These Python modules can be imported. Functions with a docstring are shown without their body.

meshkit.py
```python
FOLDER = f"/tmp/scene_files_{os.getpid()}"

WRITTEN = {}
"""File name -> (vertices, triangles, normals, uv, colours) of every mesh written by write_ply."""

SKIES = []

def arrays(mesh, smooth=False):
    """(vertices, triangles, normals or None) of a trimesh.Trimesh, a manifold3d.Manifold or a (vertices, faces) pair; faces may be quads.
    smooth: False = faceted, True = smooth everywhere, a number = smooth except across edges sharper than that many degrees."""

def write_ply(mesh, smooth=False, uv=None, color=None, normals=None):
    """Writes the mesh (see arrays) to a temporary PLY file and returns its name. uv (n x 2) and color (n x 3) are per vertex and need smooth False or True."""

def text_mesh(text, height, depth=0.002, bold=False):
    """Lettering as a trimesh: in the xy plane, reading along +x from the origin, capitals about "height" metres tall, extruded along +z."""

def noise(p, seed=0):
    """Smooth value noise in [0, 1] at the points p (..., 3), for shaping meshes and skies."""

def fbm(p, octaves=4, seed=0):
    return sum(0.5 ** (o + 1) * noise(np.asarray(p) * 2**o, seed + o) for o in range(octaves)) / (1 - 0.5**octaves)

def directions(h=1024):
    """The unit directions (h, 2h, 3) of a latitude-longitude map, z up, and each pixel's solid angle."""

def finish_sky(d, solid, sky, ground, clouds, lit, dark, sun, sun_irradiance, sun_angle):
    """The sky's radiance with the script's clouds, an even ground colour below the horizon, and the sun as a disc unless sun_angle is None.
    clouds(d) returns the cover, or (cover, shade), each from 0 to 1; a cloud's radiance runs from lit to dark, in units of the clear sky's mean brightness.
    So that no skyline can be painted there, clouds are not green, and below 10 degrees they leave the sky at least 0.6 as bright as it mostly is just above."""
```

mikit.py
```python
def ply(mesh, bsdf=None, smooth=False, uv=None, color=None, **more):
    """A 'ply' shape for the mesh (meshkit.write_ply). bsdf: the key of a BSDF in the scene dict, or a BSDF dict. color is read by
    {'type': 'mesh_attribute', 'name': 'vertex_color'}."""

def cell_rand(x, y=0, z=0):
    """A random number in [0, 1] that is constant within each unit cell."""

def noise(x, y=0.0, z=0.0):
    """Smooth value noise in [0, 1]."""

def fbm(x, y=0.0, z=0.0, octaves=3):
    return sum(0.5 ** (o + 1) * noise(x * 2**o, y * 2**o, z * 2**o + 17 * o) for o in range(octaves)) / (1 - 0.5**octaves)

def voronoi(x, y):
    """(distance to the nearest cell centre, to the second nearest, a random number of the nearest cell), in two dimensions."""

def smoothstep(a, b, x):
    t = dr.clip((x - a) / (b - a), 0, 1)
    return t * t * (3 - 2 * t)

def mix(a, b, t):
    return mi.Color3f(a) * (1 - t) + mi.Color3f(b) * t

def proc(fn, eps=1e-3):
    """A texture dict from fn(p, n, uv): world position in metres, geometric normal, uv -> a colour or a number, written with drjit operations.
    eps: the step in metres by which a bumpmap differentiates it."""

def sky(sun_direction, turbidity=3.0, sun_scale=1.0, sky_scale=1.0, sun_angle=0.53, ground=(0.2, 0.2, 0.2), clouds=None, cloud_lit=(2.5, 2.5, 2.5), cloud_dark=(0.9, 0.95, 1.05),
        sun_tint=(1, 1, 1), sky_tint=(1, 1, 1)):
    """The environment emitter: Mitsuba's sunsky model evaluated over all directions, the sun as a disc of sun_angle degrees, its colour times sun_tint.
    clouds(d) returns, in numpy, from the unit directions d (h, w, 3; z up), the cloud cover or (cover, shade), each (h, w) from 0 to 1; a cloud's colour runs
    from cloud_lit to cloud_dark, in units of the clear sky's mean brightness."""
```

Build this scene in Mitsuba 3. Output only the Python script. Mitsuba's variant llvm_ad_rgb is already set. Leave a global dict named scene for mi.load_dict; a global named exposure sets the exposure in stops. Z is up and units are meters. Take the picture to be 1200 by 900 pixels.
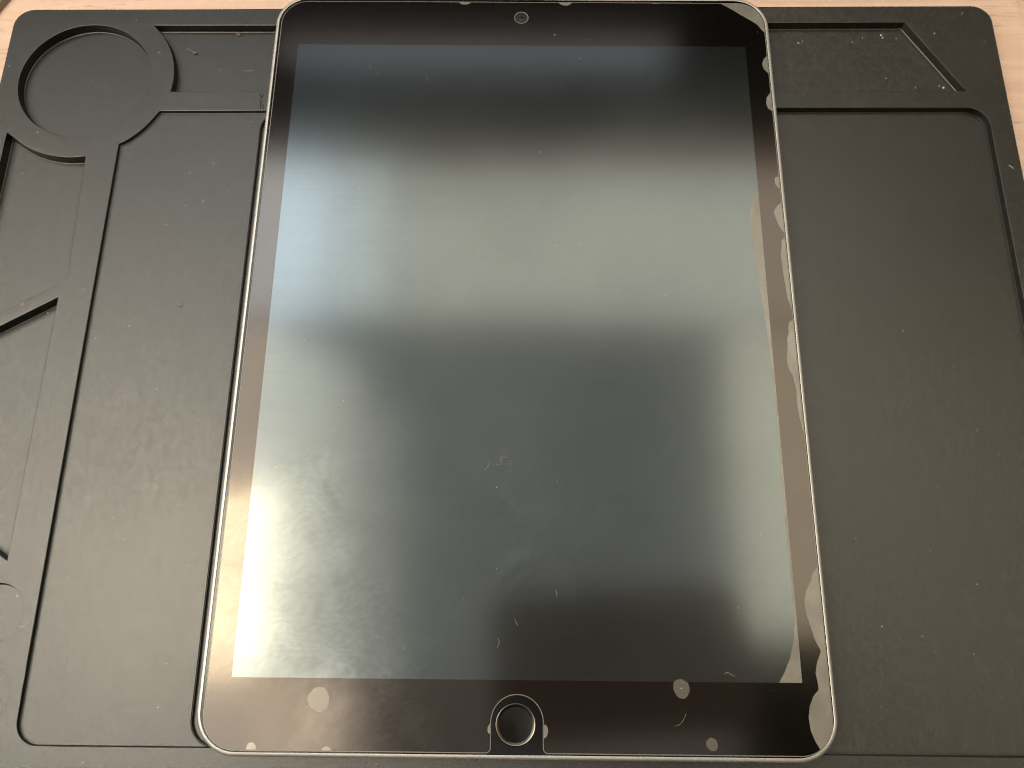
import math, random
import numpy as np
import drjit as dr
import mitsuba as mi
import trimesh, mikit, meshkit
from mikit import noise, fbm, smoothstep, mix, proc
from shapely.geometry import Polygon, Point, box, LineString
from shapely.geometry.polygon import orient
from shapely.ops import unary_union
from shapely import affinity

T = mi.ScalarTransform4f
MM = 0.001
ZO = 13.5            # height of the tablet's front above the desk, mm; below, z is counted from the tablet's front
scene, labels = {}, {}

# ------------------------------------------------------------------ camera
CF, CX, CY, CZ, RA, RB, RC = 940.1951, -0.4362, -90.2265, 232.5827, 0.2957, 0.0038, 0.0099
def rot(a, b, c):
    ca, sa, cb, sb, cc, sc = math.cos(a), math.sin(a), math.cos(b), math.sin(b), math.cos(c), math.sin(c)
    return (np.array([[cc, -sc, 0], [sc, cc, 0], [0, 0, 1]]) @ np.array([[cb, 0, sb], [0, 1, 0], [-sb, 0, cb]]) @ np.array([[1, 0, 0], [0, ca, -sa], [0, sa, ca]]))
ROT = rot(RA, RB, RC)
EYE = np.array([CX, CY, CZ])
eye = [CX * MM, CY * MM, (CZ + ZO) * MM]
tgt = [eye[k] - ROT[k, 2] for k in range(3)]
scene['camera'] = {'type': 'perspective', 'fov': 2 * math.degrees(math.atan(600 / CF)), 'fov_axis': 'x', 'near_clip': 0.01, 'far_clip': 50.0,
                   'to_world': T().look_at(origin=eye, target=tgt, up=ROT[:, 1].tolist())}
exposure = 0.0

def at(px, py, z=0.0):
    """survey helper: the point (mm) of the plane z that was measured at a point of the photograph"""
    d = ROT @ np.array([(px - 600) / CF, -(py - 450) / CF, -1.0])
    return (EYE + d * ((z - CZ) / d[2]))[:2]

# ------------------------------------------------------------------ lamps of the workroom (all overhead, seen only as reflections)
def lamp(name, x0, x1, y0, y1, h, L, label):
    """a flat luminous panel hanging h mm over the tablet, with a thin dark housing; sizes in mm"""
    cx, cy = (x0 + x1) / 2, (y0 + y1) / 2
    k, n = name, 1
    while k + '__diffuser' in scene:
        k = f'{name}_{n:03d}'; n += 1
    v = np.array([[x0, y0, 0], [x1, y0, 0], [x1, y1, 0], [x0, y1, 0.]]) * MM + [0, 0, (h + ZO) * MM]
    scene[k + '__diffuser'] = mikit.ply((v, np.array([[0, 2, 1], [0, 3, 2]])), {'type': 'diffuse', 'reflectance': {'type': 'rgb', 'value': [.1, .1, .1]}},
                                        emitter={'type': 'area', 'radiance': {'type': 'rgb', 'value': list(L)}})
    b = trimesh.creation.box([(x1 - x0) * MM, (y1 - y0) * MM, 0.02]); b.apply_translation([cx * MM, cy * MM, (h + ZO) * MM + 0.0115])
    scene[k + '__housing'] = mikit.ply(b, {'type': 'diffuse', 'reflectance': {'type': 'rgb', 'value': [.3, .3, .3]}})
    labels[k] = {'label': label, 'category': 'lamp'}

lamp('desk_lamp', -640, -374, -160, 112, 1000, (24, 20.8, 14.8), 'bright warm lamp above the left, mirrored at the lower left of the screen')
lamp('wall_lamp', -1400, -404, -480, 420, 1090, (6.4, 6.0, 5.2), 'wide soft lamp behind the bright warm lamp at left')
lamp('glow_lamp', -404, -330, -430, 380, 1085, (5.0, 4.75, 4.0), 'narrow soft lamp beside the bright warm lamp at left')
lamp('glow_lamp', -330, -265, -430, 350, 1085, (3.7, 3.5, 3.0), 'second narrow soft lamp counted from the bright warm lamp')
lamp('glow_lamp', -265, -190, -430, 260, 1085, (2.0, 1.95, 1.75), 'third narrow soft lamp counted from the bright warm lamp')
lamp('glow_lamp', -396, -255, -430, -172, 1075, (8.5, 7.6, 6.2), 'short soft lamp mirrored on the lower left border')
lamp('ceiling_light', -231, 640, 430, 745, 1100, (3.75, 3.5, 2.9), 'wide grey white ceiling light, mirrored as the pale band across the screen')
lamp('window_light', -570, -345, 430, 745, 1080, (6.4, 7.1, 7.5), 'cool blue window light, mirrored at the upper left of the screen')
lamp('window_light', -341, -235, 430, 745, 1085, (5.0, 5.15, 4.8), 'pale light between the cool blue window light and the ceiling light')
lamp('wall_lamp', -1400, -574, 424, 720, 1090, (3.6, 3.3, 2.9), 'wide dim lamp beyond the cool blue window light')
lamp('side_light', 365, 580, -100, 425, 1120, (4.4, 4.05, 3.1), 'bright side light, mirrored down the right of the screen')
lamp('side_light', 584, 1300, -560, 400, 1120, (1.85, 1.55, 1.08), 'broad dim side light farther to the right')
lamp('ceiling_panel', -560, 362, -700, 425, 1150, (0.86, 0.84, 0.78), 'dim ceiling panel straight over the tablet')
lamp('ceiling_edge', -560, 560, 752, 800, 1100, (0.85, 0.62, 0.52), 'dim brownish edge light behind the wide ceiling light')
lamp('far_light', -480, 300, 986, 1026, 1100, (3.3, 3.35, 3.5), 'dim light beyond the desk, mirrored along the top of the screen')
lamp('shelf_light', -1500, 900, 2100, 2900, 1400, (1.0, 0.85, 0.65), 'broad warm light far beyond the desk, out of view')

# ------------------------------------------------------------------ mesh helpers (all in mm, z from the tablet's front)
def place(v):
    return (np.asarray(v, float) + [0, 0, ZO]) * MM

def polys(g):
    return [p for p in (g.geoms if hasattr(g, 'geoms') else [g]) if p.geom_type == 'Polygon' and p.area > 1e-6]

def dense(r, step):
    r = np.asarray(r)[:, :2]
    out = []
    for a, b in zip(r[:-1], r[1:]):
        n = max(1, int(np.ceil(np.linalg.norm(b - a) / step)))
        out += [a + (b - a) * k / n for k in range(n)]
    return np.array(out)

def inward(r, d):
    """ring r (open) moved d into the material, which lies left of it"""
    e = np.roll(r, -1, 0) - r
    e /= np.linalg.norm(e, axis=1, keepdims=True) + 1e-12
    n = np.stack([-e[:, 1], e[:, 0]], 1)
    m = n + np.roll(n, 1, 0)
    m /= np.maximum((m * m).sum(1, keepdims=True) / 2, 0.35)
    return r + m * d

def tri(p):
    v, f = trimesh.creation.triangulate_polygon(p, engine='earcut')
    a = v[f]
    s = np.cross(a[:, 1] - a[:, 0], a[:, 2] - a[:, 0])
    f = np.where((s < 0)[:, None], f[:, ::-1], f)
    return v, f

def prism(g, z0, z1, ch=0.0, step=3.0, bottom=False, steps=1):
    """extruded polygon with a rounded (ch) top edge; returns vertices, faces"""
    V, F, n = [], [], 0
    for p in polys(g):
        p = orient(p)
        tops = []
        for ring in [p.exterior, *p.interiors]:
            r = dense(ring.coords, step)
            prof = [(0, z0)] + ([(ch * (1 - math.cos(t)), z1 - ch * (1 - math.sin(t))) for t in np.linspace(0, math.pi / 2, steps + 1)] if ch else [(0, z1)])
            loops = [np.column_stack([inward(r, d) if d else r, np.full(len(r), z)]) for d, z in prof]
            m = len(r)
            for k in range(len(loops) - 1):
                i = np.arange(m); j = (i + 1) % m
                a, b = n + k * m, n + (k + 1) * m
                F.append(np.column_stack([a + i, a + j, b + j])); F.append(np.column_stack([a + i, b + j, b + i]))
            V.append(np.vstack(loops)); n += m * len(loops)
            tops.append(loops[-1][:, :2])
        q = Polygon(tops[0], tops[1:])
        if not q.is_valid: q = q.buffer(0)
        for qq in polys(q):
            v, f = tri(qq)
            V.append(np.column_stack([v, np.full(len(v), z1)])); F.append(f + n); n += len(v)
        if bottom:
            v, f = tri(p)
            V.append(np.column_stack([v, np.full(len(v), z0)])); F.append(f[:, ::-1] + n); n += len(v)
    return np.vstack(V), np.vstack(F)

def join(*vf):
    V, F, n = [], [], 0
    for v, f in vf:
        V.append(v); F.append(f + n); n += len(v)
    return np.vstack(V), np.vstack(F)

def add(key, vf, bsdf, smooth=35, label=None, cat=None, group=None, kind=None):
    m = trimesh.Trimesh(place(vf[0]), vf[1], process=False)
    m.merge_vertices(digits_vertex=9)
    scene[key] = mikit.ply(m, bsdf, smooth=smooth)
    tag(key, label, cat, group, kind)
    return key

def tag(key, label=None, cat=None, group=None, kind=None):
    d = {k: v for k, v in (('label', label), ('category', cat), ('group', group), ('kind', kind)) if v}
    if d: labels[key] = d

def numbered(key):
    k, n = key, 1
    while k in scene or any(x.startswith(k + '__') for x in scene):
        k = f'{key}_{n:03d}'; n += 1
    return k

def rrect(x0, x1, y0, y1, r, n=16):
    return box(x0 + r, y0 + r, x1 - r, y1 - r).buffer(r, quad_segs=n)

# ------------------------------------------------------------------ materials
def rgb(*c): return {'type': 'rgb', 'value': list(c)}

def wood(p, n, uv):
    x, y = p.x, p.y
    warp = fbm(x * 6, y * 14, 3.0, 3)
    g1 = fbm(x * 9 + warp * 2, y * 420 + warp * 6, 1.0, 3)
    g2 = fbm(x * 30, y * 1500, 5.0, 2)
    pore = smoothstep(0.72, 0.86, noise(x * 160, y * 2600, 2.0)) * smoothstep(0.45, 0.7, fbm(x * 20, y * 60, 9.0, 2))
    t = smoothstep(0.25, 0.8, g1 * 0.7 + g2 * 0.3)
    c = mix((0.52, 0.365, 0.28), (0.465, 0.318, 0.238), t)
    return c * (1 - 0.28 * pore)

def rubber_wear(x, y):
    a = fbm(x * 30, y * 24, 1.0, 4)
    s = fbm(x * 900 + y * 320, y * 760 - x * 360, 4.0, 4)
    m = 0.25 + smoothstep(0.40, 0.75, fbm(x * 14 + 4.2, y * 12 + 1.3, 3.0, 3))
    return a, (s - 0.5) * m, smoothstep(0.6, 0.7, fbm(x * 900 + fbm(x * 50, y * 50, 1.0, 2) * 20, y * 150, 5.0, 3)) * m

def rubber_color(p, n, uv):
    a, s, k = rubber_wear(p.x, p.y)
    t = 0.35 + 0.8 * (a - 0.5) + 1.4 * s + 0.5 * k
    return mix((0.0062, 0.0052, 0.0038), (0.0165, 0.0140, 0.0105), dr.clip(t, 0, 1))

def rubber_rough(p, n, uv):
    a, s, k = rubber_wear(p.x, p.y)
    return 0.395 + 0.05 * (a - 0.5) + 0.10 * s

def rubber_bump(p, n, uv):
    return fbm(p.x * 2600, p.y * 2600, p.z * 2600, 2)

def film_stain(x, y):
    """greasy wipe marks and dry residue on the protector: broad haze, finger strokes where it was rubbed, fine grain"""
    a = fbm(x * 21 + 5, y * 17, 1.0, 3)
    u, v = x * 0.86 + y * 0.5, y * 0.86 - x * 0.5
    wob = fbm(x * 60, y * 60, 8.0, 2) * 0.012
    b = fbm((u + wob) * 620 + v * 200, (v + wob) * 1150, 3.0, 4)
    m = smoothstep(0.40, 0.75, fbm(x * 26 + 2.0, y * 20 + 7.4, 6.0, 4)) * smoothstep(0.03, -0.04, x + 0.25 * y) * smoothstep(0.05, 0.0, y) + 0.10
    w = noise(x * 40, y * 3200, 2.0)
    q = fbm(x * 85 + wob * 300, y * 70, 14.0, 4) - 0.5
    return a, ((b - 0.5) * 0.55 + q * 0.9) * m, (w - 0.5) * smoothstep(0.5, 0.62, fbm(x * 34, y * 24, 12.0, 2))

def display_color(p, n, uv):
    a, b, c = film_stain(p.x, p.y)
    k = 1.0 + 0.36 * (a - 0.5) + 0.55 * b + 0.05 * c
    return mi.Color3f(0.089, 0.0975, 0.0985) * k

def display_rough(p, n, uv):
    a, b, c = film_stain(p.x, p.y)
    return 0.155 + 0.03 * (a - 0.5)

def bezel_color(p, n, uv):
    a, b, c = film_stain(p.x, p.y)
    k = 1.0 + 0.3 * (a - 0.5) + 0.6 * b + 0.04 * c
    return mi.Color3f(0.055, 0.0475, 0.0425) * k

def bubble_color(p, n, uv):
    b = fbm(p.x * 260, p.y * 200, 3.0, 3)
    return mi.Color3f(0.185, 0.172, 0.150) * (0.8 + 0.4 * b)

scene['wood'] = {'type': 'twosided', 'bsdf': {'type': 'principled', 'base_color': proc(wood), 'roughness': 0.55, 'specular': 0.35}}
scene['rubber'] = {'type': 'twosided', 'bsdf': {'type': 'bumpmap', 'arbitrary': proc(rubber_bump, eps=1e-4), 'scale': 0.00004,
                   'bsdf': {'type': 'principled', 'base_color': proc(rubber_color), 'roughness': proc(rubber_rough), 'specular': 0.66}}}
scene['aluminium'] = {'type': 'twosided', 'bsdf': {'type': 'principled', 'base_color': rgb(0.86, 0.83, 0.79), 'metallic': 1.0, 'roughness': 0.42}}
scene['chamfer_metal'] = {'type': 'twosided', 'bsdf': {'type': 'principled', 'base_color': rgb(0.60, 0.58, 0.545), 'metallic': 1.0, 'roughness': 0.56}}
scene['bare_glass'] = {'type': 'twosided', 'bsdf': {'type': 'principled', 'base_color': rgb(0.003, 0.003, 0.003), 'roughness': 0.14, 'specular': 0.3}}
scene['display_film'] = {'type': 'twosided', 'bsdf': {'type': 'principled', 'base_color': proc(display_color), 'metallic': 0.97, 'roughness': proc(display_rough)}}
scene['bezel_film'] = {'type': 'twosided', 'bsdf': {'type': 'principled', 'base_color': proc(bezel_color), 'metallic': 0.97, 'roughness': 0.125}}
scene['film_edge'] = {'type': 'twosided', 'bsdf': {'type': 'principled', 'base_color': rgb(0.16, 0.15, 0.13), 'roughness': 0.25, 'specular': 0.6}}
scene['air_gap'] = {'type': 'twosided', 'bsdf': {'type': 'principled', 'base_color': proc(bubble_color), 'metallic': 0.55, 'roughness': 0.33}}
scene['air_spot'] = {'type': 'twosided', 'bsdf': {'type': 'principled', 'base_color': rgb(0.125, 0.115, 0.10), 'metallic': 0.55, 'roughness': 0.3}}
scene['dust_pale'] = {'type': 'twosided', 'bsdf': {'type': 'diffuse', 'reflectance': rgb(0.42, 0.385, 0.32)}}
scene['crumb'] = {'type': 'twosided', 'bsdf': {'type': 'diffuse', 'reflectance': rgb(0.13, 0.115, 0.085)}}

# ------------------------------------------------------------------ desk
dv, df = prism(box(-900, -700, 900, 900), -43.5, -13.5, 2.0, 200)
add('desk', (dv, df), 'wood', kind='structure', label='pale peach wooden desk top with fine horizontal grain')

# ------------------------------------------------------------------ repair mat
ZR = -7.5                                   # the mat's upper face
TC = np.array([-154.8, 94.5])               # middle of the round tray
def arc(c, r, a0, a1, n=40):
    t = np.radians(np.linspace(a0, a1, n))
    return [(c[0] + r * math.cos(k), c[1] + r * math.sin(k)) for k in t]
def ang(x, y): return math.degrees(math.atan2(y - TC[1], x - TC[0]))

mat_outline = Polygon([(-184.7, -160), (170.6, -160), (170.3, 128.4), (-184.5, 124.4)]).buffer(-7).buffer(7, quad_segs=16)
mat_outline = unary_union([mat_outline])
round_tray = Point(*TC).buffer(23.3, quad_segs=24)
top_tray = Polygon(arc(TC, 31.6, ang(-133.5, 117.7), ang(-123.4, 89.6), 14) + [(-88, 89.9), (156.3, 91.9), (138.7, 121.0), (-88.4, 118.1)])
upper_tray = Polygon([(-178.2, 72.6)] + arc(TC, 31.6, ang(-178, 73) , ang(-149.3, 63.3), 14)[1:] + [(-147.9, 17.0), (-178.4, -1.4)])
lower_tray = Polygon([(-149.6, 11.0), (-150.0, -72.6), (-178.4, -54.0), (-178.4, -6.2)])
small_round = Point(-150.8, -87.5).buffer(8.4, quad_segs=16)
small_round2 = Point(-150.6, -109.6).buffer(8.3, quad_segs=16)
main = rrect(-90.8, 162.6, -122.6, 84.0, 7.5)
main = Polygon([(x, y + (0.009 * (x - 36) if y > 60 else 0)) for x, y in main.exterior.coords])
left = Polygon([(-138.7, -122.5), (-70, -122.5), (-70, 82.4), (-126.3, 81.6)] + arc(TC, 31.0, ang(-126.3, 81.6), ang(-138.6, 68.2), 10)[1:-1] + [(-138.6, 68.4)])
corner = rrect(-138.7, 60, -122.5, 200, 6.5)
left = left.intersection(corner).difference(main)
recess = left.union(main).buffer(0.01).buffer(-0.01)
holes = {'round_tray': (round_tray, 3.6), 'top_tray': (top_tray, 3.3), 'upper_tray': (upper_tray, 3.6), 'lower_tray': (lower_tray, 3.6),
         'small_round': (small_round, 1.6), 'small_round2': (small_round2, 1.1)}
rim = mat_outline
for g, d in holes.values(): rim = rim.difference(g)
rim = rim.difference(recess)
add('repair_mat__rim', prism(rim, -13.4, ZR, 0.2, 3.0, steps=2), 'rubber')

def floor(g, depth, fil=0.32):
    """tray floor with a small cove where it meets the wall"""
    z = ZR - depth
    out = [prism(g.buffer(0.15), -13.3, z, 0, 6)]
    for p in polys(g):
        r = dense(orient(p).exterior.coords, 2.0)
        m = len(r); loops = []
        for t in np.linspace(0, 1, 4):
            d = 1.3 * fil * (1 - (1 - t) ** 1.0) ; h = fil * (1 - t) ** 2
            q = inward(r, -0.05 + d)
            loops.append(np.column_stack([q, np.full(m, z + 0.015 + h)]))
        i = np.arange(m); j = (i + 1) % m; F = []
        for k in range(3):
            a, b = k * m, (k + 1) * m
            F += [np.column_stack([a + i, a + j, b + j]), np.column_stack([a + i, b + j, b + i])]
        out.append((np.vstack(loops), np.vstack(F)))
    return join(*out)

add('repair_mat__round_tray', floor(round_tray, 3.6), 'rubber', label='large round tray at the upper left corner')
add('repair_mat__parts_tray', floor(top_tray, 3.3), 'rubber', label='long tray with a slanted end along the top edge')
add('repair_mat__parts_tray_001', floor(upper_tray, 3.6), 'rubber', label='tray under the round tray at the left edge')
add('repair_mat__parts_tray_002', floor(lower_tray, 3.6), 'rubber', label='lower tray with slanted ends at the left edge')
add('repair_mat__screw_tray', floor(small_round, 1.6), 'rubber', label='upper small round tray at the left edge')
add('repair_mat__screw_tray_001', floor(small_round2, 1.1), 'rubber', label='lower small round tray at the left edge')
add('repair_mat__side_panel', floor(left, 1.4, 0.2), 'rubber', label='shallow panel left of the tablet')
add('repair_mat__work_panel', floor(main, 2.6, 0.1), 'rubber', label='large deep panel under and right of the tablet')
def stroke(pts, w, z, h):
    return prism(LineString(pts).buffer(w / 2, quad_segs=4), z, z + h, h * 0.4)
mk = [stroke([at(*p, ZR) for p in s], 0.28, ZR - 0.05, 0.22) for s in ([(304.9, 110.5), (306.4, 115)], [(308.6, 110.8), (306.4, 115)], [(306, 117.5), (305.3, 127)], [(308, 123), (308.4, 127.5)])]
scene['mark_rubber'] = {'type': 'twosided', 'bsdf': {'type': 'principled', 'base_color': rgb(0.008, 0.007, 0.006), 'roughness': 0.8, 'specular': 0.2}}
add('repair_mat__moulded_mark', join(*mk), 'mark_rubber', label='small dark moulded mark beside the upper left of the tablet')
labels['repair_mat'] = {'label': 'black rubber repair mat with recessed trays and panels, lying on the desk under the tablet', 'category': 'repair mat'}

# ------------------------------------------------------------------ tablet
BX0, BX1, BY0, BY1, BR = -86.5, 86.7, -123.7, 124.6, 11.5
def body_loops(prof, n=14):
    loops = []
    for d, z in prof:
        r = BR - d
        pts = []
        for cx, cy, a in ((BX1 - BR, BY1 - BR, 0), (BX0 + BR, BY1 - BR, 90), (BX0 + BR, BY0 + BR, 180), (BX1 - BR, BY0 + BR, 270)):
            for t in np.radians(np.linspace(a, a + 90, n)):
                pts.append((cx + r * math.cos(t), cy + r * math.sin(t), z))
        loops.append(np.array(pts))
    m = len(loops[0]); i = np.arange(m); j = (i + 1) % m; F = []
    for k in range(len(loops) - 1):
        a, b = k * m, (k + 1) * m
        F += [np.column_stack([a + i, b + j, a + j]), np.column_stack([a + i, b + i, b + j])]
    return np.vstack(loops), np.vstack(F)
# polished chamfer round the glass, then the satin side and back
add('tablet__chamfer', body_loops([(1.25, -1.2), (1.2, -0.34), (1.08, -0.27), (0.6, -0.33), (0.22, -0.55), (0.03, -0.9)]), 'chamfer_metal', label='polished silver edge round the glass')
hv, hf = body_loops([(0.03, -0.9), (0.0, -1.3), (0.05, -2.0), (0.35, -3.0), (1.2, -4.6), (2.6, -6.0), (4.6, -7.0), (6.5, -7.45), (8.5, -7.49)])
bv, bf = tri(rrect(BX0 + 8.3, BX1 - 8.3, BY0 + 8.3, BY1 - 8.3, 3))
add('tablet__housing', join((hv, hf), (np.column_stack([bv, np.full(len(bv), -7.49)]), bf[:, ::-1])), 'aluminium', label='silver aluminium shell')
glass = rrect(BX0 + 1.22, BX1 - 1.22, BY0 + 1.22, BY1 - 1.22, BR - 1.2)
hb = np.array(at(604.2, 849.5)); cam = np.array([at(611, 20.7)[0], at(611, 20.7)[1]])
RB_ = 5.35
add('tablet__front_glass', prism(glass.difference(Point(*hb).buffer(RB_ + .05, 24)), -1.1, -0.32, 0.12), 'bare_glass', label='bare black glass showing in the notch and along the edges')

# screen protector outline with its notch and camera hole
nx0, nx1 = at(575.6, 850)[0], at(636.2, 850)[0]
nr = (nx1 - nx0) / 2; ncx = (nx0 + nx1) / 2
ntop = at(605, 814.5)[1]
FY0 = at(500, 882.2)[1]
film = rrect(BX0 + 2.05, BX1 - 1.55, FY0, BY1 - 2.4, BR - 2.2)
notch = unary_union([Point(ncx, ntop - nr).buffer(nr, 32), box(nx0, FY0 - 5, nx1, ntop - nr)])
film = film.difference(notch)
film = film.buffer(-1.4, quad_segs=8).buffer(1.4, quad_segs=8)          # round the lips of the notch
chole = Point(*cam).buffer(2.25, 24)
display = box(-77.75, -103.7, 77.75, 103.7)
bez = film.difference(chole)
add('tablet__bezel', prism(bez.buffer(-0.26).difference(display), -0.31, 0.0, 0, 4), 'bezel_film', smooth=False, label='black border under the matte protector')
add('tablet__display', prism(display.buffer(0.1, join_style=2), -0.30, -0.012, 0, 20), 'display_film', smooth=False, label='switched off display with blurred grey reflections')
lip = unary_union([film.difference(film.buffer(-0.28)), Point(*cam).buffer(2.55, 24).difference(chole)])
add('tablet__screen_protector', prism(lip, -0.315, 0.03, 0.08, 2.0), 'film_edge', label='clear edge of the stuck-on screen protector')

# air gaps where the protector has lifted
def px_poly(pts): return Polygon([tuple(at(*p)) for p in pts])
def blob(px, py, rx, ry, seed, n=28):
    rnd = np.random.RandomState(seed); c = at(px, py); sx = (at(px + 1, py) - at(px, py))[0]; sy = abs((at(px, py + 1) - at(px, py))[1])
    ph = rnd.rand(3) * 6.28
    pts = []
    for k in range(n):
        t = 2 * math.pi * k / n
        q = 1 + 0.05 * math.sin(2 * t + ph[0]) + 0.035 * math.sin(3 * t + ph[1]) + 0.02 * math.sin(7 * t + ph[2])
        pts.append((c[0] + rx * sx * q * math.cos(t), c[1] + ry * sy * q * math.sin(t)))
    return Polygon(pts)
def soft(g, r=0.45): return g.buffer(r, quad_segs=6).buffer(-2 * r, quad_segs=6).buffer(r, quad_segs=6)
def edge_gap(pts, out=40):
    (x0, y0), (x1, y1) = pts[0], pts[-1]
    return soft(px_poly(pts + [(x1 + out, y1), (x0 + out, y0)]))
gaps = [
    (px_poly([(838, -2), (845, 4.5), (860, 12.5), (868, 17.5), (876, 22), (884, 26.5), (888, 29.5), (891, 33.5), (894.5, 37), (905, 37), (905, -12), (838, -12)]), 'pale lifted corner at the upper right of the protector'),
    (edge_gap([(900.5, 64), (895, 69), (893, 75), (895, 81), (901.5, 87)]), None),
    (edge_gap([(904, 107), (898.5, 114), (897.6, 121), (900, 127), (906, 131)]), None),
    (edge_gap([(914.5, 205.5), (908.5, 208), (907.2, 211), (908.5, 216), (912, 220), (917, 222)]), None),
    (edge_gap([(918, 235), (911, 241), (906.5, 248), (909, 256), (913, 265), (919, 273)]), None),
    (edge_gap([(921, 276), (916, 282), (915, 300), (917, 315), (920, 333), (923, 350), (930, 369)]), None),
    (edge_gap([(931, 373), (925, 377), (923.5, 383), (924.5, 389), (922.2, 398), (923, 407), (922, 422), (924, 432), (929, 440), (933.5, 459), (934, 473), (937, 490), (941, 505), (945, 514)]), None),
    (edge_gap([(959, 663), (952, 672), (950, 680), (944.5, 693), (942.5, 706), (945, 720), (950, 735), (955, 750), (962, 763), (957.5, 776), (955.7, 789), (958, 799), (959.5, 808), (953, 816), (948.8, 828), (947.6, 841), (950, 856), (956, 870), (963, 881.2)]), 'long wavy air gap at the lower right edge'),
    (blob(373.5, 819.5, 12.3, 15, 1), 'round air bubble at the lower left of the border'),
    (blob(798.5, 807, 9.5, 11.8, 2), 'round air bubble under the screen at lower right'),
    (blob(834.5, 872.5, 7, 7.8, 3), 'small round air bubble at the lower right of the border'),
    (blob(575.5, 854, 4.2, 6.5, 4), None), (blob(637, 857, 5.2, 8.5, 5), None),
    (blob(382, 881, 6.5, 6, 6), None), (blob(294, 877, 6, 7, 13), None),
    (blob(545, -2, 9, 7.5, 7), None), (blob(663, -2, 11, 8, 8), None), (blob(769, -2, 9, 7, 9), None),
]
area = film.buffer(-0.3).difference(chole.buffer(0.4))
for g, lab in gaps:
    g = max(polys(g.intersection(area)), key=lambda q: q.area)
    add(numbered('tablet__screen_protector__air_bubble'), prism(g, -0.005, 0.018, 0.012, 1.5), 'air_spot' if lab and 'bubble' in lab else 'air_gap', label=lab)
strips = [
    ([(889.5, 222), (884, 231), (879.5, 244), (878.5, 256), (880, 275), (885, 300), (889.5, 333), (895.5, 367), (902.5, 417), (907.5, 460), (911, 490), (915, 502), (935, 502), (935, 222)], 'long pale sliver down the right edge of the display'),
    ([(915.5, 506), (913.5, 520), (915.5, 560), (919, 600), (924, 650), (929, 700), (931, 728), (930.5, 748), (926, 771), (919, 789), (912, 802), (945, 803), (945, 506)], 'pale sliver widening to the lower right corner of the display')]
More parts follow.
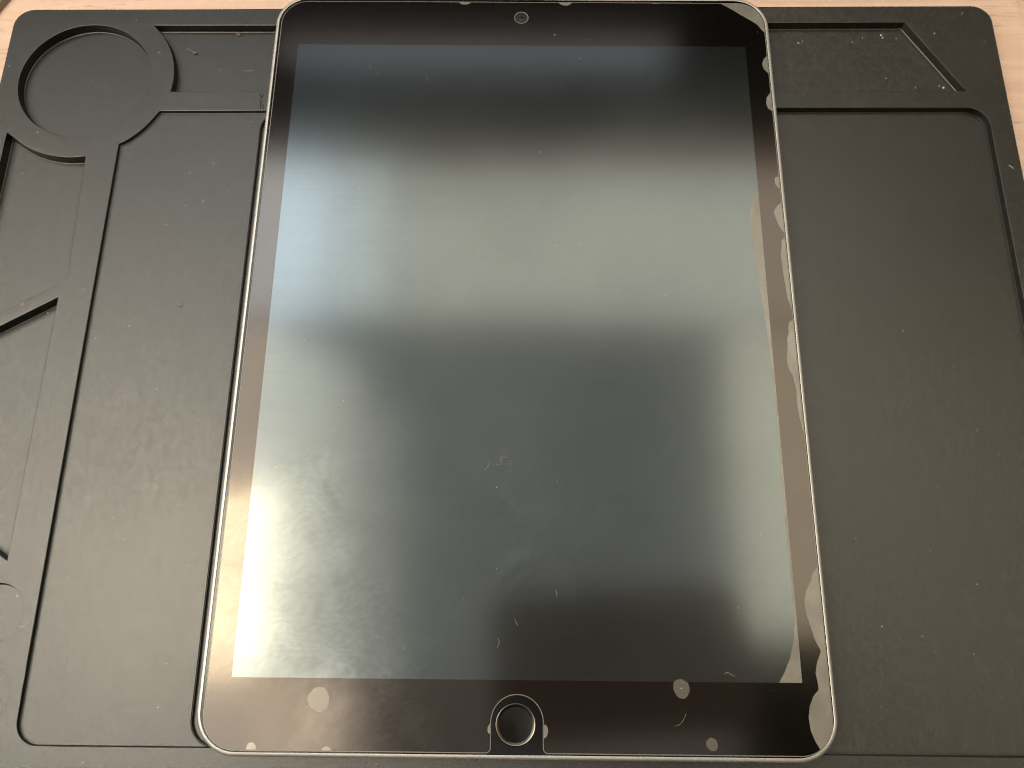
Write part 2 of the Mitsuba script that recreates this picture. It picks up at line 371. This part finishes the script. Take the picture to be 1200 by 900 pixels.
for pts, lab in strips:
    g = soft(px_poly(pts), 0.3).intersection(display.buffer(-0.05))
    add(numbered('tablet__screen_protector__air_bubble'), prism(max(polys(g), key=lambda q: q.area), -0.02, 0.006, 0.006, 2.0), 'air_gap', label=lab)

scene['button_glass'] = {'type': 'twosided', 'bsdf': {'type': 'principled', 'base_color': rgb(0.003, 0.0026, 0.002), 'roughness': 0.2, 'specular': 0.25}}
scene['ring_metal'] = {'type': 'twosided', 'bsdf': {'type': 'principled', 'base_color': rgb(0.26, 0.24, 0.21), 'metallic': 1.0, 'roughness': 0.28}}
# home button: polished ring and dished black cap
def lathe(c, prof, n=64):
    t = np.linspace(0, 2 * math.pi, n, endpoint=False)
    V = np.vstack([np.column_stack([c[0] + r * np.cos(t), c[1] + r * np.sin(t), np.full(n, z)]) for r, z in prof])
    i = np.arange(n); j = (i + 1) % n; F = []
    for k in range(len(prof) - 1):
        a, b = k * n, (k + 1) * n
        F += [np.column_stack([a + i, a + j, b + j]), np.column_stack([a + i, b + j, b + i])]
    return V, np.vstack(F)
add('tablet__home_button', lathe(hb, [(4.5, -1.0), (4.47, -0.66), (4.2, -0.68), (3.6, -0.74), (2.4, -0.80), (1.2, -0.86), (0.01, -0.88)]), 'button_glass', label='round black dished home button')
add('tablet__home_button__ring', lathe(hb, [(RB_, -1.0), (RB_, -0.34), (RB_ - 0.12, -0.28), (RB_ - 0.26, -0.31), (RB_ - 0.8, -0.66), (RB_ - 0.9, -1.0)]), 'ring_metal', label='thin polished metal ring')
scene['lens_glass'] = {'type': 'twosided', 'bsdf': {'type': 'principled', 'base_color': rgb(0.008, 0.006, 0.005), 'roughness': 0.3, 'specular': 0.5}}
add('tablet__front_camera', lathe(cam, [(2.2, -0.318), (1.55, -0.312), (1.45, -0.30), (0.01, -0.30)], 40), 'lens_glass', label='small round front camera')
add('tablet__front_camera__lens', lathe(cam, [(0.75, -0.31), (0.7, -0.27), (0.5, -0.22), (0.25, -0.19), (0.01, -0.18)], 32), 'bare_glass')
labels['tablet'] = {'label': 'silver tablet with dark screen and lifting screen protector, lying on the black mat', 'category': 'tablet'}

# ------------------------------------------------------------------ the phone that took the picture hangs over the tablet (mirrored as a dark patch)
pv, pf = prism(affinity.rotate(rrect(-14, 130, -150, -72, 12), 4, origin=(0, -90)), 236, 243, 1.5, 4, bottom=True, steps=2)
scene['phone_black'] = {'type': 'twosided', 'bsdf': {'type': 'principled', 'base_color': rgb(0.50, 0.55, 0.64), 'roughness': 0.4}}
add('phone', (pv, pf), 'phone_black', label='dark phone held over the tablet, seen only as a dark reflection low on the screen', cat='phone')

# ------------------------------------------------------------------ dust, crumbs and lint
rnd = random.Random(11)
def flake(x, y, z, r, rng):
    m = trimesh.creation.icosphere(subdivisions=0, radius=1.0)
    s = np.array([r * rng.uniform(.6, 1.5), r * rng.uniform(.5, 1.0), r * rng.uniform(.25, .5)])
    v = m.vertices * s
    a = rng.uniform(0, 6.28); c, d = math.cos(a), math.sin(a)
    return np.column_stack([x + v[:, 0] * c - v[:, 1] * d, y + v[:, 0] * d + v[:, 1] * c, z + s[2] * 0.8 + v[:, 2]]), np.asarray(m.faces)
body = rrect(BX0 - 0.5, BX1 + 0.5, BY0 - 0.5, BY1 + 0.5, BR)
def height(x, y):
    p = Point(x, y)
    for g, d in holes.values():
        if g.buffer(-0.4).contains(p): return ZR - d
    if main.buffer(-0.4).contains(p): return ZR - 2.6
    if left.buffer(-0.4).contains(p): return ZR - 1.4
    return ZR if rim.buffer(-0.4).contains(p) else None
parts = []
for k in range(430):
    x, y = rnd.uniform(-184, 170), rnd.uniform(-130, 127)
    if body.contains(Point(x, y)): continue
    if rnd.random() < (0.55 if x > 0 and y < 80 else 0.0): continue
    z = height(x, y)
    if z is None: continue
    parts.append(flake(x, y, z, 0.055 + 0.17 * rnd.random() ** 3, rnd))
for (u, v, r) in [(11, 77.5, .3), (145, 140, .35), (146, 170, .4), (44, 155, .3), (20, 197, .3), (49, 362, .45), (8, 362.5, .3), (98, 340, .3), (193, 261, .35), (194, 495, .35), (139, 443, .25), (200, 61, .3), (187, 62, .35), (305, 147, .3),
                  (939, 43, .5), (944, 41, .4), (1003, 42, .4), (1015, 37, .5), (1037, 34, .6), (1039, 37, .5), (1055, 38, .4), (1095, 39, .35), (1111, 96, .7), (1116, 101, .6), (1106, 94, .5), (1078, 96, .35), (1043, 85, .35),
                  (1184, 145, .35), (1151, 502, .4), (1095, 645, .35), (1038, 734, .45), (1147, 767, .5), (1086, 746, .4), (1101, 764, .35), (17, 698, .45), (24, 734, .3), (27, 734, .3), (27, 722, .25)]:
    x, y = at(u, v, ZR); z = height(x, y)
    if z is not None: parts.append(flake(x, y, z, r * (0.7 if v < 110 or u < 100 else 0.42), rnd))
add('dust', join(*parts), 'dust_pale', smooth=False, kind='stuff', label='pale dust specks scattered over the black mat', cat='dust')
parts = []
for k in range(170):
    x, y = rnd.uniform(-84, 84), rnd.uniform(-120, 121)
    if not film.buffer(-1).contains(Point(x, y)): continue
    parts.append(flake(x, y, 0.0, 0.045 + 0.10 * rnd.random() ** 3, rnd))
for (u, v, r) in [(582, 571, .3), (650, 41, .3), (646, 37, .2), (422, 23, .25), (887.5, 37.5, .25), (798.5, 806.5, .35), (375.5, 822, .3), (632, 178.5, .3), (865, 712.5, .25), (443, 140, .25), (538, 142, .25), (500, 150, .22), (679, 69, .2), (609, 78, .2)]:
    x, y = at(u, v); parts.append(flake(x, y, 0.02, r * 0.8, rnd))
add('dust_001', join(*parts), 'dust_pale', smooth=False, kind='stuff', label='fine dust specks on the dark tablet screen', cat='dust')

def fibre(pts, r=0.07, z=0.06):
    """a curled lint fibre: a thin tube along smoothed points"""
    P = np.array(pts, float)
    for _ in range(3):
        P = np.vstack([P[:1], *[np.vstack([0.75 * a + 0.25 * b, 0.25 * a + 0.75 * b]) for a, b in zip(P[:-1], P[1:])], P[-1:]])
    V, F, n = [], [], 6
    for k, q in enumerate(P):
        t = P[min(k + 1, len(P) - 1)] - P[max(k - 1, 0)]; t /= np.linalg.norm(t) + 1e-9
        s = np.array([-t[1], t[0]])
        for j in range(n):
            a = 2 * math.pi * j / n
            V.append([*(q + s * r * math.cos(a)), z + r * math.sin(a)])
    for k in range(len(P) - 1):
        for j in range(n):
            a, b = k * n + j, k * n + (j + 1) % n
            F += [[a, b, b + n], [a, b + n, a + n]]
    return np.array(V), np.array(F)
scene['lint'] = {'type': 'twosided', 'bsdf': {'type': 'diffuse', 'reflectance': rgb(0.22, 0.21, 0.18)}}
for pts, z, lab in [
    ([(572.5, 539.5), (573.5, 544), (571, 548), (567.5, 551)], .06, 'short curved lint fibre left of the squiggle in the middle of the screen'),
    ([(595.5, 536), (589, 535.5), (585.5, 537.5), (588.5, 541.5), (586, 544.5), (581.5, 544.8)], .06, 'squiggly lint fibre in the middle of the screen'),
    ([(598, 539), (599, 542.5), (595.5, 545.5)], .06, 'tiny hooked lint fibre right of the squiggle in the middle of the screen'),
    ([(635, 225), (636, 231), (640, 235), (640.5, 238)], .06, 'bent lint fibre in the pale band high on the screen'),
    ([(650.5, 691), (652.5, 694), (652.8, 699)], .06, 'short lint fibre low in the middle of the screen'),
    ([(583.5, 748), (585.5, 752.5), (583, 759)], .06, 'curved lint fibre above the home button'),
    ([(603, 725), (605, 730), (607, 733)], .06, 'short straight lint fibre above the home button, upper of two'),
    ([(849, 790), (853, 787), (857, 791.5), (861, 791)], .06, 'wavy lint fibre near the lower right of the screen'),
    ([(804, 836.5), (801, 844), (796, 850), (790, 851)], .06, 'long faint curved lint fibre on the border right of the home button'),
    ([(498, 88), (502, 92), (500, 95)], .06, 'small hooked lint fibre near the top of the screen'),
    ([(432, 77), (434.5, 79), (434, 82)], .06, 'tiny hooked lint fibre near the top left of the screen'),
]:
    add(numbered('lint_fibre'), fibre([at(*p) for p in pts], 0.075 if 'faint' not in lab else 0.05, z), 'lint', label=lab, cat='lint')
mz = ZR - 3.3
for pts, lab in [([(286, 83), (292, 82.5), (297, 83.5)], 'faint lint fibre in the top tray left of the tablet'), ([(1136, 17), (1130, 15.5), (1126, 17)], None)]:
    if lab: add(numbered('lint_fibre'), fibre([at(*p, mz) for p in pts], 0.08, mz + .08), 'lint', label=lab, cat='lint')
add(numbered('lint_fibre'), fibre([at(*p, ZR) for p in [(1182, 194), (1186, 196), (1187, 198)]], 0.1, ZR + .08), 'dust_pale', label='small pale fibre on the mat rim at the right edge', cat='lint')
add(numbered('lint_fibre'), fibre([at(*p, ZR) for p in [(1126, 17.5), (1128.5, 14.5)]], 0.1, ZR + .08), 'lint', label='short fibre on the mat rim at its upper right corner', cat='lint')

def crumb(spots, z, seed):
    rng = random.Random(seed); out = []
    for (u, v, r) in spots:
        x, y = at(u, v, z)
        m = trimesh.creation.icosphere(subdivisions=2, radius=1.0)
        w = m.vertices * r * [1.1, .9, .75]
        w = w * (0.75 + 0.6 * meshkit.noise(m.vertices * 1.7 + rng.random() * 9))[:, None]
        out.append((w * .8 + [x, y, z + r * .4], np.asarray(m.faces)))
    return join(*out)
add('crumb_debris', crumb([(221.5, 58.5, .5), (224, 60, .55), (226.5, 61.5, .6), (229, 63, .8)], mz, 3), 'crumb', label='dirty crumb in the top tray left of the tablet, larger of two', cat='crumb')
add('crumb_debris_001', crumb([(279, 40, .75), (280.5, 42, .6)], mz, 5), 'crumb', label='small olive crumb at the top tray wall near the tablet', cat='crumb')
scene['tan_crumb'] = {'type': 'twosided', 'bsdf': {'type': 'diffuse', 'reflectance': rgb(0.2, 0.165, 0.13)}}
add('crumb_debris_002', crumb([(210.5, 358, .55), (212, 359, .5)], ZR - 1.4, 8), 'tan_crumb', label='tan crumb stuck on the panel left of the tablet', cat='crumb')

# ------------------------------------------------------------------ two things on the desk that only just reach the frame
def slab(pts, z0, z1, r):
    return prism(Polygon(pts).buffer(-3).buffer(3, quad_segs=8), z0, z1, r, 4, steps=3)
a, b = at(0, 15, -13.5), at(13, 0, -13.5)
d = (b - a) / np.linalg.norm(b - a); nrm = np.array([-d[1], d[0]])
scene['grey_plastic'] = {'type': 'twosided', 'bsdf': {'type': 'principled', 'base_color': rgb(0.2, 0.165, 0.13), 'roughness': 0.5}}
add('plastic_case', slab([a - d * 40, b + d * 40, b + d * 40 + nrm * 40, a - d * 40 + nrm * 40], -13.5, -10.5, 1), 'grey_plastic', label='corner of a greyish tan case on the desk at the upper left', cat='case')
a, b = at(1195.5, 0, -12), at(1200, 11, -12)
d = (b - a) / np.linalg.norm(b - a); nrm = np.array([-d[1], d[0]])
scene['cream_plastic'] = {'type': 'twosided', 'bsdf': {'type': 'principled', 'base_color': rgb(0.62, 0.5, 0.36), 'roughness': 0.5}}
add('plastic_case_001', slab([a - d * 40, b + d * 40, b + d * 40 + nrm * 40, a - d * 40 + nrm * 40], -13.5, -7, 2), 'cream_plastic', label='edge of a cream case on the desk at the upper right', cat='case')
